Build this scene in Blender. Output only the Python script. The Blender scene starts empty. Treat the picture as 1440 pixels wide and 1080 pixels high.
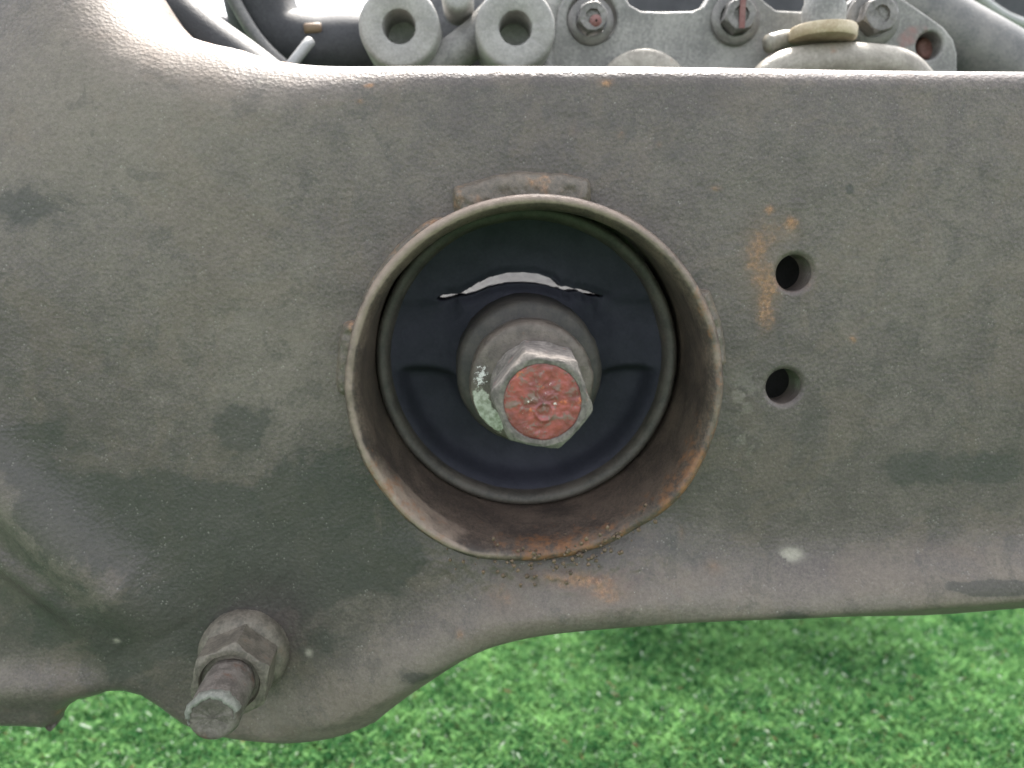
import bpy, bmesh, math, random
import numpy as np
from mathutils import Vector, Matrix
random.seed(7); rng = np.random.default_rng(7)
S = bpy.context.scene
COL = S.collection
R = math.radians

# ------------------------------------------------------------------ camera
CAM = Vector((0.0, 0.0, 0.24))
PITCH, YAW, FPX = 9.86, 2.02, 1088.0
cd = bpy.data.cameras.new('camera'); cam = bpy.data.objects.new('camera', cd); COL.objects.link(cam)
cam.location = CAM
cam.rotation_euler = (R(90 - PITCH), 0, R(-YAW))
cd.sensor_width = 36; cd.lens = 36 * FPX / 1440
cd.clip_start = 0.01; cd.clip_end = 3000
cd.dof.use_dof = True; cd.dof.focus_distance = 0.192; cd.dof.aperture_fstop = 12.5
S.camera = cam

# ------------------------------------------------------------------ sky, sun, exposure
SUN_EL, SUN_AZ = 60, 14          # azimuth measured from +Y (behind the part) towards +X
w = bpy.data.worlds.new('World'); S.world = w; w.use_nodes = True
nt = w.node_tree; bg = nt.nodes['Background']
sky = nt.nodes.new('ShaderNodeTexSky'); sky.sky_type = 'NISHITA'; sky.sun_disc = False
sky.sun_elevation = R(SUN_EL); sky.sun_rotation = R(SUN_AZ)
sky.dust_density = 4.0; sky.air_density = 1.0
hs = nt.nodes.new('ShaderNodeHueSaturation'); hs.inputs['Saturation'].default_value = .22     # hazy white sky
nt.links.new(sky.outputs[0], hs.inputs['Color']); nt.links.new(hs.outputs[0], bg.inputs[0]); bg.inputs[1].default_value = 0.15
ld = bpy.data.lights.new('sun', 'SUN'); ld.energy = 3.6; ld.angle = R(9); ld.color = (1, .94, .86)
sun = bpy.data.objects.new('sun', ld); COL.objects.link(sun)
sd = Vector((math.sin(R(SUN_AZ)) * math.cos(R(SUN_EL)), math.cos(R(SUN_AZ)) * math.cos(R(SUN_EL)), math.sin(R(SUN_EL))))
sun.rotation_euler = sd.to_track_quat('Z', 'Y').to_euler()
sun.location = (0, 0, 3)
S.view_settings.view_transform = 'Standard'; S.view_settings.look = 'None'
S.view_settings.exposure = 2.06; S.view_settings.gamma = 1
S.cycles.use_denoising = True

# ------------------------------------------------------------------ helpers
_m = cam.rotation_euler.to_matrix()
Mc = np.array(_m)
def at(px, py, Y):
    """real-world point standing at distance Y in front of the camera position, seen at that pixel"""
    d = Mc @ np.array([(px - 720) / FPX, (540 - py) / FPX, -1.0])
    t = Y / d[1]
    return np.array([d[0] * t, Y, CAM.z + d[2] * t])
def at_arr(px, py, Y):
    d = np.stack([(px - 720) / FPX, (540 - py) / FPX, -np.ones_like(px)], -1) @ Mc.T
    t = Y / d[..., 1]
    return d[..., 0] * t, CAM.z + d[..., 2] * t

def hash2(ix, iy, seed):
    h = (ix.astype(np.int64) * 374761393 + iy.astype(np.int64) * 668265263 + seed * 1442695041) & 0x7fffffff
    h = ((h ^ (h >> 13)) * 1274126177) & 0x7fffffff
    return ((h ^ (h >> 16)) & 0xffff) / 65535.0
def vnoise(x, y, seed=0):
    ix = np.floor(x); iy = np.floor(y); fx = x - ix; fy = y - iy
    fx = fx * fx * (3 - 2 * fx); fy = fy * fy * (3 - 2 * fy)
    a = hash2(ix, iy, seed); b = hash2(ix + 1, iy, seed); c = hash2(ix, iy + 1, seed); d = hash2(ix + 1, iy + 1, seed)
    return (a * (1 - fx) + b * fx) * (1 - fy) + (c * (1 - fx) + d * fx) * fy
def fbm(x, y, seed=0, o=4):
    s = 0; a = .5; t = 0
    for i in range(o):
        s = s + a * vnoise(x * 2 ** i, y * 2 ** i, seed + i * 17); t += a; a *= .5
    return s / t

def mesh(name, verts, faces, mat, parent=None, smooth=True, attrs=None):
    me = bpy.data.meshes.new(name)
    V = np.array(verts, float)
    if parent is not None:
        p = parent; off = np.zeros(3)
        while p is not None:
            off += np.array(p.location); p = p.parent
        V = V - off
    if isinstance(faces, np.ndarray):
        n = len(faces)
        me.vertices.add(len(V)); me.vertices.foreach_set('co', V.astype(np.float32).ravel())
        k = faces.shape[1]
        me.loops.add(n * k); me.loops.foreach_set('vertex_index', faces.astype(np.int32).ravel())
        me.polygons.add(n); me.polygons.foreach_set('loop_start', np.arange(0, n * k, k, dtype=np.int32))
        me.update(calc_edges=True)
    else:
        me.from_pydata([tuple(v) for v in V], [], faces)
    if smooth:
        me.polygons.foreach_set('use_smooth', np.ones(len(me.polygons), bool))
    me.materials.append(mat)
    for k, v in (attrs or {}).items():
        a = me.attributes.new(k, 'FLOAT', 'POINT'); a.data.foreach_set('value', np.asarray(v, np.float32))
    o = bpy.data.objects.new(name, me); COL.objects.link(o)
    if parent is not None: o.parent = parent
    return o
def tag(o, label=None, cat=None, group=None, kind=None):
    if label: o['label'] = label
    if cat: o['category'] = cat
    if group: o['group'] = group
    if kind: o['kind'] = kind
    return o
def empty(name, loc, label, cat, group=None):
    o = bpy.data.objects.new(name, None); COL.objects.link(o); o.location = tuple(loc)
    o.empty_display_size = .01
    return tag(o, label, cat, group)
def sharp(o, ang=35):
    o.data.set_sharp_from_angle(angle=R(ang)); return o

def basis(axis):
    a = Vector(axis).normalized()
    up = Vector((0, 0, 1)) if abs(a.z) < .9 else Vector((1, 0, 0))
    x = a.cross(up).normalized() if abs(a.z) < .9 else a.cross(up).normalized()
    z = x.cross(a).normalized()
    return np.array(x), np.array(a), np.array(z)
def lathe(profile, c, axis=(0, 1, 0), n=96, jit=0, closed=False, seed=0, jf=8):
    """profile: (radius, distance along axis).  returns verts, faces"""
    X, A, Z = basis(axis); V = []; F = []
    m = len(profile); c = np.array(c)
    for j, (r, t) in enumerate(profile):
        for i in range(n):
            th = 2 * math.pi * i / n
            rr, tt = r, t
            if jit and r > 1e-6:
                q = fbm(np.array([math.cos(th) * jf + 50]), np.array([math.sin(th) * jf + 50 + t * 300]), seed, 3)[0] - .5
                rr += q * jit; tt += q * jit * .7
            V.append(c + X * (rr * math.cos(th)) + Z * (rr * math.sin(th)) + A * tt)
    mm = m if closed else m - 1
    for j in range(mm):
        k = (j + 1) % m
        for i in range(n):
            i2 = (i + 1) % n
            F.append((j * n + i, j * n + i2, k * n + i2, k * n + i))
    return V, F
def tube(points, r, n=20, sub=8, squash=None):
    """smooth tube through points (Catmull-Rom)"""
    P = [np.array(p, float) for p in points]; P = [2 * P[0] - P[1]] + P + [2 * P[-1] - P[-2]]
    C = []
    for i in range(1, len(P) - 2):
        for k in range(sub):
            t = k / sub
            C.append(.5 * ((2 * P[i]) + (-P[i-1] + P[i+1]) * t + (2*P[i-1] - 5*P[i] + 4*P[i+1] - P[i+2]) * t*t + (-P[i-1] + 3*P[i] - 3*P[i+1] + P[i+2]) * t**3))
    C.append(P[-2]); V = []; F = []
    up = np.array([0.13, .2, 1.0])
    for i, c in enumerate(C):
        d = C[min(i+1, len(C)-1)] - C[max(i-1, 0)]; d /= np.linalg.norm(d)
        x = np.cross(d, up); x /= np.linalg.norm(x); z = np.cross(x, d)
        rr = r if not callable(r) else r(i / (len(C) - 1))
        for k in range(n):
            th = 2 * math.pi * k / n
            V.append(c + x * rr * math.cos(th) + z * rr * math.sin(th))
    for i in range(len(C) - 1):
        for k in range(n):
            k2 = (k + 1) % n
            F.append((i*n+k, i*n+k2, (i+1)*n+k2, (i+1)*n+k))
    F.append(tuple(range(n))[::-1]); F.append(tuple((len(C)-1)*n + k for k in range(n)))
    return V, F
def prism(name, loops, Y, depth, bev, mat, parent):
    """outline loops (x,z) (first is the outside, others are holes) -> solid with bevelled edges, front face at Y"""
    cu = bpy.data.curves.new(name, 'CURVE'); cu.dimensions = '2D'; cu.fill_mode = 'BOTH'
    cu.extrude = depth / 2 - bev; cu.bevel_depth = bev; cu.bevel_resolution = 3; cu.offset = -bev
    for lp in loops:
        sp = cu.splines.new('POLY'); sp.points.add(len(lp) - 1); sp.use_cyclic_u = True
        for i, (x, z) in enumerate(lp): sp.points[i].co = (x, z, 0, 1)
    to = bpy.data.objects.new('tmp', cu); COL.objects.link(to)
    bpy.context.view_layer.update()
    me = bpy.data.meshes.new_from_object(to.evaluated_get(bpy.context.evaluated_depsgraph_get()))
    bpy.data.objects.remove(to)
    V = np.array([v.co[:] for v in me.vertices]); F = [tuple(p.vertices) for p in me.polygons]
    bpy.data.meshes.remove(me)
    W = np.stack([V[:, 0], Y + depth / 2 - V[:, 2], V[:, 1]], 1)
    return sharp(mesh(name, W, F, mat, parent), 30)
def circle_pts(c, r, n=40):
    return [(c[0] + r * math.cos(2*math.pi*i/n), c[2] + r * math.sin(2*math.pi*i/n)) for i in range(n)]
def catmull(pts, per=10):
    P = [np.array(p, float) for p in pts]; P = [2*P[0]-P[1]] + P + [2*P[-1]-P[-2]]; out = []
    for i in range(1, len(P)-2):
        for k in range(per):
            t = k / per
            out.append(.5 * ((2*P[i]) + (-P[i-1]+P[i+1])*t + (2*P[i-1]-5*P[i]+4*P[i+1]-P[i+2])*t*t + (-P[i-1]+3*P[i]-3*P[i+1]+P[i+2])*t**3))
    out.append(P[-2]); return np.array(out)

# ------------------------------------------------------------------ materials
class N:
    def __init__(s, name):
        s.m = bpy.data.materials.new(name); s.m.use_nodes = True; s.t = s.m.node_tree
        s.b = s.t.nodes['Principled BSDF']; s.co = s.t.nodes.new('ShaderNodeTexCoord').outputs['Object']
    def new(s, k): return s.t.nodes.new(k)
    def link(s, a, b): s.t.links.new(a, b)
    def noise(s, sc, det=4, rough=.55, vec=None, dist=0):
        n = s.new('ShaderNodeTexNoise'); n.inputs['Scale'].default_value = sc; n.inputs['Detail'].default_value = det
        n.inputs['Roughness'].default_value = rough; n.inputs['Distortion'].default_value = dist
        s.link(vec or s.co, n.inputs['Vector']); return n.outputs[0]
    def voro(s, sc, feat='F1'):
        n = s.new('ShaderNodeTexVoronoi'); n.inputs['Scale'].default_value = sc; n.feature = feat
        s.link(s.co, n.inputs['Vector']); return n.outputs
    def attr(s, name):
        n = s.new('ShaderNodeAttribute'); n.attribute_name = name; return n.outputs['Fac']
    def ramp(s, fac, a, b, lo=0., hi=1.):
        n = s.new('ShaderNodeMapRange'); s.link(fac, n.inputs[0])
        n.inputs[1].default_value = a; n.inputs[2].default_value = b; n.inputs[3].default_value = lo; n.inputs[4].default_value = hi
        n.interpolation_type = 'SMOOTHSTEP' if a < b else 'LINEAR'
        return n.outputs[0]
    def math(s, op, a, b=None, c=None):
        n = s.new('ShaderNodeMath'); n.operation = op
        for i, v in enumerate((a, b, c)):
            if v is None: continue
            if isinstance(v, (int, float)): n.inputs[i].default_value = v
            else: s.link(v, n.inputs[i])
        return n.outputs[0]
    def mix(s, fac, a, b, typ='MIX'):
        n = s.new('ShaderNodeMix'); n.data_type = 'RGBA'; n.blend_type = typ
        for i, v in ((0, fac), (6, a), (7, b)):
            if isinstance(v, (int, float)): n.inputs[i].default_value = v
            elif isinstance(v, tuple): n.inputs[i].default_value = (*v, 1)
            else: s.link(v, n.inputs[i])
        return n.outputs[2]
    def bump(s, h, strength=.5, dist=.001, prev=None):
        n = s.new('ShaderNodeBump'); n.inputs['Strength'].default_value = strength; n.inputs['Distance'].default_value = dist
        s.link(h, n.inputs['Height'])
        if prev is not None: s.link(prev, n.inputs['Normal'])
        return n.outputs[0]
    def out(s, col=None, rough=None, metal=None, normal=None, spec=None):
        for k, v in (('Base Color', col), ('Roughness', rough), ('Metallic', metal), ('Normal', normal), ('Specular IOR Level', spec)):
            if v is None: continue
            if isinstance(v, (int, float)): s.b.inputs[k].default_value = v
            elif isinstance(v, tuple): s.b.inputs[k].default_value = (*v, 1)
            else: s.link(v, s.b.inputs[k])
        return s.m

def steel_paint(name, use_attr=True, base=(.074, .060, .057), dusty=(.160, .134, .114), dustbias=0.0, rustbias=0.0):
    n = N(name)
    big = n.noise(22, 4, .6); mid = n.noise(120, 5, .65); fine = n.noise(1500, 3, .7); grit = n.noise(3600, 2, .6)
    d = n.math('ADD', n.math('MULTIPLY', n.math('SUBTRACT', big, .5), .9), n.math('MULTIPLY', n.math('SUBTRACT', mid, .5), .9))
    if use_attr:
        d = n.math('ADD', d, n.attr('dust_sheen'))
    else:
        d = n.math('ADD', d, .35 + dustbias)
    d = n.math('ADD', d, n.math('MULTIPLY', n.math('SUBTRACT', fine, .5), 1.0))
    c = n.mix(n.ramp(d, 0, 1), base, dusty)
    if use_attr:
        # dried mud blotches with uneven crisp borders
        bl = n.noise(38, 8, .68, dist=.8); bl2 = n.noise(95, 8, .7, dist=.5)
        c = n.mix(n.math('MULTIPLY', n.ramp(bl, .50, .57), .24), c, (.146, .110, .086))
        c = n.mix(n.math('MULTIPLY', n.ramp(bl2, .56, .60), .28), c, (.040, .040, .036))
        st = n.new('ShaderNodeMapping'); n.link(n.co, st.inputs[0]); st.inputs['Rotation'].default_value = (0, .5, 0); st.inputs['Scale'].default_value = (25, 400, 900)
        c = n.mix(n.math('MULTIPLY', n.ramp(n.noise(1, 3, .6, st.outputs[0]), .70, .76), .16), c, (.28, .25, .21))
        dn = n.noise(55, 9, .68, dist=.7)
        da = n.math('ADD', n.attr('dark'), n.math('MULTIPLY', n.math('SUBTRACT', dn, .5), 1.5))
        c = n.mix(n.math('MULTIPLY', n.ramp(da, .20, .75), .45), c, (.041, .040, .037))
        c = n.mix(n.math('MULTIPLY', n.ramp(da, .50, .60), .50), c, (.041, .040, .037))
        vi = n.ramp(n.attr('pale'), 0, 1)
        c = n.mix(vi, c, (.26, .235, .20))
    # rust
    rn = n.noise(300, 9, .72)
    if use_attr: c = n.mix(n.math('MULTIPLY', n.ramp(n.attr('rust'), .05, .9), .28), c, (.19, .105, .06))
    rsrc = n.math('ADD', n.attr('rust'), n.math('MULTIPLY', n.math('SUBTRACT', rn, .5), 1.3)) if use_attr else n.math('ADD', n.noise(60, 4, .7), rustbias)
    rf = n.ramp(rsrc, .40, .98) if use_attr else n.ramp(rsrc, .62, .78)
    rc = n.mix(n.ramp(n.noise(900, 3, .6), .3, .7), (.17, .085, .045), (.44, .23, .115))
    c = n.mix(n.math('MULTIPLY', rf, .75), c, rc)
    # fine grit: dark pits and pale grains
    v = n.voro(950)
    grain = n.math('MULTIPLY', n.ramp(v[0], .30, .12), n.ramp(n.noise(260, 2), .5, .72))
    c = n.mix(n.math('MULTIPLY', grain, .35), c, (.36, .34, .31))
    speck = n.ramp(n.noise(640, 3, .8, dist=1.5), .745, .78)
    c = n.mix(n.math('MULTIPLY', speck, .8), c, (.50, .48, .45))
    c = n.mix(.75, c, n.mix(n.ramp(n.math('ADD', n.math('MULTIPLY', grit, .5), n.math('MULTIPLY', n.noise(850, 3, .65), .5)), .36, .64), (.70, .70, .70), (1.05, 1.05, 1.05)), 'MULTIPLY')
    c = n.mix(1.0, c, (1.25, 1.25, 1.25), 'MULTIPLY')
    nb = n.bump(fine, .42, .00020)
    nb = n.bump(n.noise(700, 4, .6), .32, .00022, nb)
    nb = n.bump(n.math('ADD', v[0], n.math('MULTIPLY', rf, n.noise(700, 4, .7))), .35, .0003, nb)
    ro = n.math('ADD', n.ramp(d, 0, 1, .36, .62), n.math('MULTIPLY', rf, .2))
    return n.out(c, ro, 0.0, nb, .5)

M_PLATE = steel_paint('painted_steel')
M_STEEL2 = steel_paint('dusty_steel', False, dustbias=.1)
M_WELD = steel_paint('weld_scale', False, (.070, .060, .050), (.165, .132, .102), .1, .10)

def rim_mat():
    n = N('worn_collar_steel')
    mid = n.noise(90, 5, .65); fine = n.noise(1300, 4, .7)
    geo = n.attr('edge')
    c = n.mix(n.ramp(n.math('ADD', mid, n.math('MULTIPLY', n.math('SUBTRACT', fine, .5), .7)), .3, .75), (.056, .043, .037), (.142, .105, .083))
    e = n.ramp(n.math('ADD', geo, n.math('MULTIPLY', n.math('SUBTRACT', mid, .5), 1.4)), .35, .95)
    c = n.mix(n.math('MULTIPLY', e, .85), c, n.mix(n.noise(500, 4), (.175, .130, .105), (.37, .285, .230)))
    rf = n.ramp(n.math('ADD', n.attr('rust'), n.math('MULTIPLY', n.math('SUBTRACT', n.noise(300, 5, .7), .5), 1.6)), .45, .9)
    c = n.mix(n.math('MULTIPLY', rf, .8), c, n.mix(n.noise(800, 3), (.15, .06, .035), (.36, .17, .07)))
    nb = n.bump(fine, .5, .0003); nb = n.bump(n.noise(350, 5, .65), .5, .0006, nb)
    return n.out(c, .5, 0, nb)
M_RIM = rim_mat()

def simple(name, a, b, sc=300, rough=.6, metal=0, bump=.0002, bsc=1200, extra=None):
    n = N(name)
    f = n.ramp(n.math('ADD', n.noise(sc, 5, .65), n.math('MULTIPLY', n.math('SUBTRACT', n.noise(bsc * 1.4, 3, .6), .5), .5)), .3, .72)
    c = n.mix(f, a, b)
    if extra:
        col, sc2, lo, hi = extra
        c = n.mix(n.ramp(n.noise(sc2, 4, .65), lo, hi), c, col)
    nb = n.bump(n.noise(bsc, 4, .65), .6, bump)
    return n.out(c, rough, metal, nb)
M_RUBBER = simple('black_rubber', (.024, .025, .038), (.037, .037, .054), 120, .8, 0, .00015, 900)
M_SLEEVE = simple('sleeve_steel', (.052, .046, .041), (.100, .086, .074), 150, .55, 0, .0002, 900, ((.12, .08, .055), 60, .62, .78))
M_ALU = simple('cast_aluminium', (.15, .148, .142), (.31, .302, .285), 60, .55, .15, .0005, 700, ((.24, .15, .14), 35, .62, .72))
M_ALU2 = simple('machined_aluminium', (.22, .216, .205), (.35, .342, .325), 80, .5, .15, .0002, 900)
M_ALUDK = simple('stained_aluminium', (.09, .09, .095), (.17, .17, .17), 70, .6, .1, .0006, 500)
M_HOSE = simple('black_hose', (.014, .015, .018), (.038, .039, .043), 60, .62, 0, .0002, 900)
M_PIPE = simple('grey_pipe', (.10, .10, .10), (.19, .18, .17), 80, .45, .1, .0003, 800)
M_BOLTBG = simple('red_marked_bolt_steel', (.12, .115, .11), (.22, .21, .20), 200, .45, .3, .0003, 900)
M_REDMARK = simple('red_marker_paint', (.17, .065, .06), (.23, .13, .12), 300, .6)
M_BRASS = simple('brass', (.34, .27, .17), (.50, .43, .31), 150, .45, .2, .0002, 900)
M_CREAM = simple('pale_cast_alloy', (.22, .20, .17), (.36, .335, .29), 110, .5, .1, .0004, 600, ((.24, .14, .10), 50, .6, .7))
M_BRIGHT = simple('bare_metal_rod', (.30, .30, .30), (.42, .42, .42), 100, .5, .1)
M_NUT = simple('dusty_nut_steel', (.085, .075, .060), (.185, .162, .130), 220, .6, 0, .0004, 900, ((.14, .085, .055), 110, .60, .78))
M_STUD = simple('rusty_stud_steel', (.085, .073, .063), (.18, .158, .138), 260, .6, 0, .0004, 1100, ((.13, .075, .055), 160, .58, .76))
M_CHIP = simple('flaked_paint_edge', (.13, .135, .115), (.23, .23, .20), 500, .6, 0, .0005, 900)
M_BOLT = simple('dull_bolt_steel', (.10, .088, .080), (.225, .198, .178), 350, .85, .0, .0005, 1200, ((.22, .09, .07), 220, .6, .72))
M_DARK = simple('dark_housing', (.028, .029, .035), (.06, .06, .068), 80, .6)

def washer_mat():
    n = N('washer_with_green_paint')
    f = n.ramp(n.noise(300, 5, .65), .3, .72); c = n.mix(f, (.070, .057, .048), (.140, .115, .096))
    fine = n.noise(1300, 4, .7)
    c = n.mix(n.ramp(n.noise(130, 4, .7), .6, .75), c, (.17, .085, .05))
    g = n.ramp(n.math('ADD', n.attr('green'), n.math('MULTIPLY', n.math('SUBTRACT', n.noise(600, 5, .7), .5), .9)), .42, .6)
    gc = n.mix(n.ramp(n.noise(900, 3), .3, .7), (.25, .26, .20), (.48, .48, .42))
    c = n.mix(g, c, gc)
    wv = n.ramp(n.math('ADD', n.attr('chip'), n.math('MULTIPLY', n.math('SUBTRACT', n.noise(1100, 5, .75), .5), 1.6)), .55, .7)
    c = n.mix(wv, c, (.62, .60, .58))
    return n.out(c, .5, 0, n.bump(fine, .6, .0004))
M_WASHER = washer_mat()

def redpaint():
    n = N('chipped_red_paint')
    a = n.noise(420, 6, .7, dist=.6); b = n.noise(140, 4, .6)
    c = n.mix(n.ramp(b, .35, .65), (.17, .036, .036), (.35, .070, .058))
    c = n.mix(n.ramp(a, .50, .60), c, (.20, .115, .10))
    c = n.mix(n.ramp(n.noise(260, 4, .7), .60, .68), c, (.58, .15, .07))
    c = n.mix(n.ramp(n.noise(900, 2, .6), .70, .76), c, (.75, .70, .66))
    nb = n.bump(a, .8, .0006)
    n.b.inputs['Coat Weight'].default_value = .6; n.b.inputs['Coat Roughness'].default_value = .12
    return n.out(c, .3, 0, nb)
M_RED = redpaint()

def grass_mat():
    n = N('plastic_grass_blades')
    rv = n.attr('tone')
    c = n.mix(rv, (.036, .130, .046), (.27, .50, .19))
    c = n.mix(n.ramp(n.attr('pale'), .5, .6), c, (.62, .70, .60))
    c = n.mix(n.ramp(n.attr('tan'), .5, .6), c, (.20, .13, .08))
    m = n.out(c, .24, 0)
    n.b.inputs['Subsurface Weight'].default_value = 0
    t = n.new('ShaderNodeBsdfTranslucent'); n.link(c, t.inputs[0])
    mx = n.new('ShaderNodeMixShader'); mx.inputs[0].default_value = .3
    o = n.t.nodes['Material Output']; n.link(n.b.outputs[0], mx.inputs[1]); n.link(t.outputs[0], mx.inputs[2]); n.link(mx.outputs[0], o.inputs[0])
    return m
M_GRASS = grass_mat()
M_GROUND = simple('green_turf_backing', (.014, .042, .016), (.035, .09, .033), 40, .8, 0, .001, 300)

# ------------------------------------------------------------------ ground
gv = [(-400, -400, 0), (400, -400, 0), (400, 400, 0), (-400, 400, 0)]
tag(mesh('ground', gv, [(0, 1, 2, 3)], M_GROUND, smooth=False), kind='structure')

def grass(x0, x1, y0, y1, step, seed, scale=1.0):
    r = np.random.default_rng(seed)
    nx = int((x1 - x0) / step); ny = int((y1 - y0) / step)
    X, Y = np.meshgrid(np.arange(nx), np.arange(ny)); X = X.ravel() * step + x0; Y = Y.ravel() * step + y0
    n = len(X)
    X = X + r.uniform(-1, 1, n) * step; Y = Y + r.uniform(-1, 1, n) * step
    cl = fbm(X * 130, Y * 130, 3, 3)                       # tufts
    h = (.0014 + .0029 * cl + r.uniform(-.0006, .0008, n)) * scale
    az = r.uniform(0, 2 * np.pi, n); lean = r.uniform(.25, 1.5, n)
    wd = r.uniform(.00045, .0009, n) * scale
    palem = r.uniform(0, 1, n) < .045; h = np.where(palem, h * .8, h)
    dx, dy = np.cos(az), np.sin(az); px, py = -dy, dx
    segs = 3; V = np.zeros((n, segs * 2, 3))
    curl = r.uniform(.6, 2.4, n)
    for k in range(segs):
        t = k / (segs - 1)
        ang = lean * t * (1 + curl * t)
        cx = X + dx * h * .8 * (1 - np.cos(ang)) / np.maximum(lean, .3)
        cy = Y + dy * h * .8 * (1 - np.cos(ang)) / np.maximum(lean, .3)
        cz = h * np.sin(np.minimum(ang, 2.6)) / np.maximum(lean, .3) * .55 + h * .35 * t
        ww = wd * (1 - .35 * t)
        tw = az + t * 2.2
        wx, wy = -np.sin(tw), np.cos(tw)
        V[:, 2*k, 0] = cx - wx * ww; V[:, 2*k, 1] = cy - wy * ww; V[:, 2*k, 2] = cz
        V[:, 2*k+1, 0] = cx + wx * ww; V[:, 2*k+1, 1] = cy + wy * ww; V[:, 2*k+1, 2] = cz + ww * .5
    base = np.arange(n)[:, None] * segs * 2
    F = np.concatenate([base + np.array([[2*k, 2*k+1, 2*k+3, 2*k+2]]) for k in range(segs - 1)], 0)
    tone = np.clip(r.uniform(0, 1, n) ** 1.5 * .85 - .05 + (fbm(X * 25, Y * 25, 9, 3) - .4) * .6 + (fbm(X * 230, Y * 230, 19, 2) - .45) * .9, 0, 1)
    pale = palem.astype(float); tan = (r.uniform(0, 1, n) < .007).astype(float)
    rep = segs * 2
    return V.reshape(-1, 3), F, np.repeat(tone, rep), np.repeat(pale, rep), np.repeat(tan, rep)
parts = [grass(-.42, .48, .27, .60, .00115, 1), grass(-.9, .9, -.1, .27, .0055, 2, 1.4), grass(-.9, .9, .60, 1.3, .0065, 3, 1.5),
         grass(-.9, -.42, .27, .62, .004, 4, 1.3), grass(.48, .9, .27, .62, .004, 5, 1.3)]
off = 0; VV = []; FF = []; A1 = []; A2 = []; A3 = []
for v, f, a, b, c in parts:
    VV.append(v); FF.append(f + off); off += len(v); A1.append(a); A2.append(b); A3.append(c)
g = mesh('artificial_grass', np.concatenate(VV), np.concatenate(FF), M_GRASS, None, True,
         {'tone': np.concatenate(A1), 'pale': np.concatenate(A2), 'tan': np.concatenate(A3)})
tag(g, 'short bright green artificial grass under the steel crossmember', 'artificial grass', kind='stuff')

# ------------------------------------------------------------------ crossmember plate
YP = .200
YR = .186                                    # front of the welded collar
top_px = [(-420, -300), (-100, -290), (60, -240), (130, -150), (152, -75), (184, -22), (203, 3), (240, 36), (290, 56), (335, 67), (370, 79),
          (410, 87), (450, 91), (520, 92), (700, 92), (900, 93), (1100, 96), (1300, 99), (1450, 100), (1780, 103)]
bot_px = [(-420, 1462), (-230, 1462), (-190, 1400), (-165, 1120), (-120, 1045), (-60, 1030), (0, 1027), (40, 1028), (66, 1030), (74, 1026), (80, 1012), (92, 996), (112, 984), (135, 979), (155, 978),
          (180, 981), (200, 988), (222, 1002), (245, 1018), (270, 1031), (310, 1041), (350, 1047), (400, 1050), (450, 1046), (490, 1036), (520, 1024), (540, 1010),
          (562, 992), (590, 972), (620, 952), (650, 932), (690, 911), (730, 900), (790, 891), (860, 884), (960, 878), (1060, 873), (1160, 869),
          (1300, 862), (1440, 852), (1560, 846), (1610, 880), (1640, 1100), (1665, 1400), (1700, 1462), (1780, 1462)]
def resample(c, n):
    d = np.r_[0, np.cumsum(np.linalg.norm(np.diff(c, axis=0), axis=1))]
    t = np.linspace(0, d[-1], n)
    return np.stack([np.interp(t, d, c[:, 0]), np.interp(t, d, c[:, 1])], 1)
NC, NR = 1000, 400
VPX = np.array([681., 351.])
top_px = [tuple(VPX + (np.array(p) - VPX) * (1 + (.0062 + .019 / (1 + math.exp(-(430 - p[0]) / 90))) * .95 / YP)) for p in top_px]
bot_px = [tuple(VPX + (np.array(p) - VPX) * (1 + (.0040 if p[0] < 150 or p[0] > 1200 else .0015) / YP)) if p[1] < 1060 else p for p in bot_px]
T = catmull(top_px, 8); B = catmull(bot_px, 8)
# matched keys so that the sheet's columns stay upright in view
def by_key(c, keys, n):
    d = np.r_[0, np.cumsum(np.linalg.norm(np.diff(c, axis=0), axis=1))]
    ks = [0] + [d[np.argmin(np.linalg.norm(c - np.array(k), axis=1))] for k in keys] + [d[-1]]
    return ks, d
tk, td = by_key(T, [(60, -240), (203, 3), (410, 87), (700, 92), (1300, 99)], NC)
bk, bd = by_key(B, [(-60, 1030), (155, 978), (400, 1050), (690, 911), (1300, 862)], NC)
frac = [0, .16, .30, .46, .64, .86, 1]
s = np.linspace(0, 1, NC)
tt = np.interp(s, frac, tk); bb = np.interp(s, frac, bk)
sm = lambda a: np.convolve(np.pad(a, 15, mode='reflect', reflect_type='odd'), np.ones(31) / 31, 'valid')
tt = sm(tt); bb = sm(bb)
TP = np.stack([np.interp(tt, td, T[:, 0]), np.interp(tt, td, T[:, 1])], 1)
BP = np.stack([np.interp(bb, bd, B[:, 0]), np.interp(bb, bd, B[:, 1])], 1)
v = np.linspace(0, 1, NR) ; v = .5 * v + .5 * (1 - (1 - v) ** 1.9)       # denser near the top edge (v=1)
U = BP[:, None, 0] * (1 - v[None]) + TP[:, None, 0] * v[None]
W = BP[:, None, 1] * (1 - v[None]) + TP[:, None, 1] * v[None]           # pixel layout, used only to trace the outline
def pdist(u, w, poly):
    """distance (layout units) from points to polyline; returns dist and fraction along"""
    u = u.astype(np.float32); w = w.astype(np.float32)
    best = np.full(u.shape, 1e9, np.float32); fr = np.zeros(u.shape, np.float32); P = np.array(poly, np.float32)
    L = np.r_[0, np.cumsum(np.linalg.norm(np.diff(P, axis=0), axis=1))]
    for i in range(len(P) - 1):
        a, b = P[i], P[i+1]; ab = b - a; l2 = (ab @ ab) + 1e-9
        t = np.clip(((u - a[0]) * ab[0] + (w - a[1]) * ab[1]) / l2, 0, 1)
        dd = np.hypot(u - a[0] - t * ab[0], w - a[1] - t * ab[1])
        m = dd < best; best[m] = dd[m]; fr[m] = (L[i] + t[m] * (L[i+1] - L[i])) / L[-1]
    return best, fr
PX = .200 / FPX * 1.03            # metres per layout unit near the plate
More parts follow.
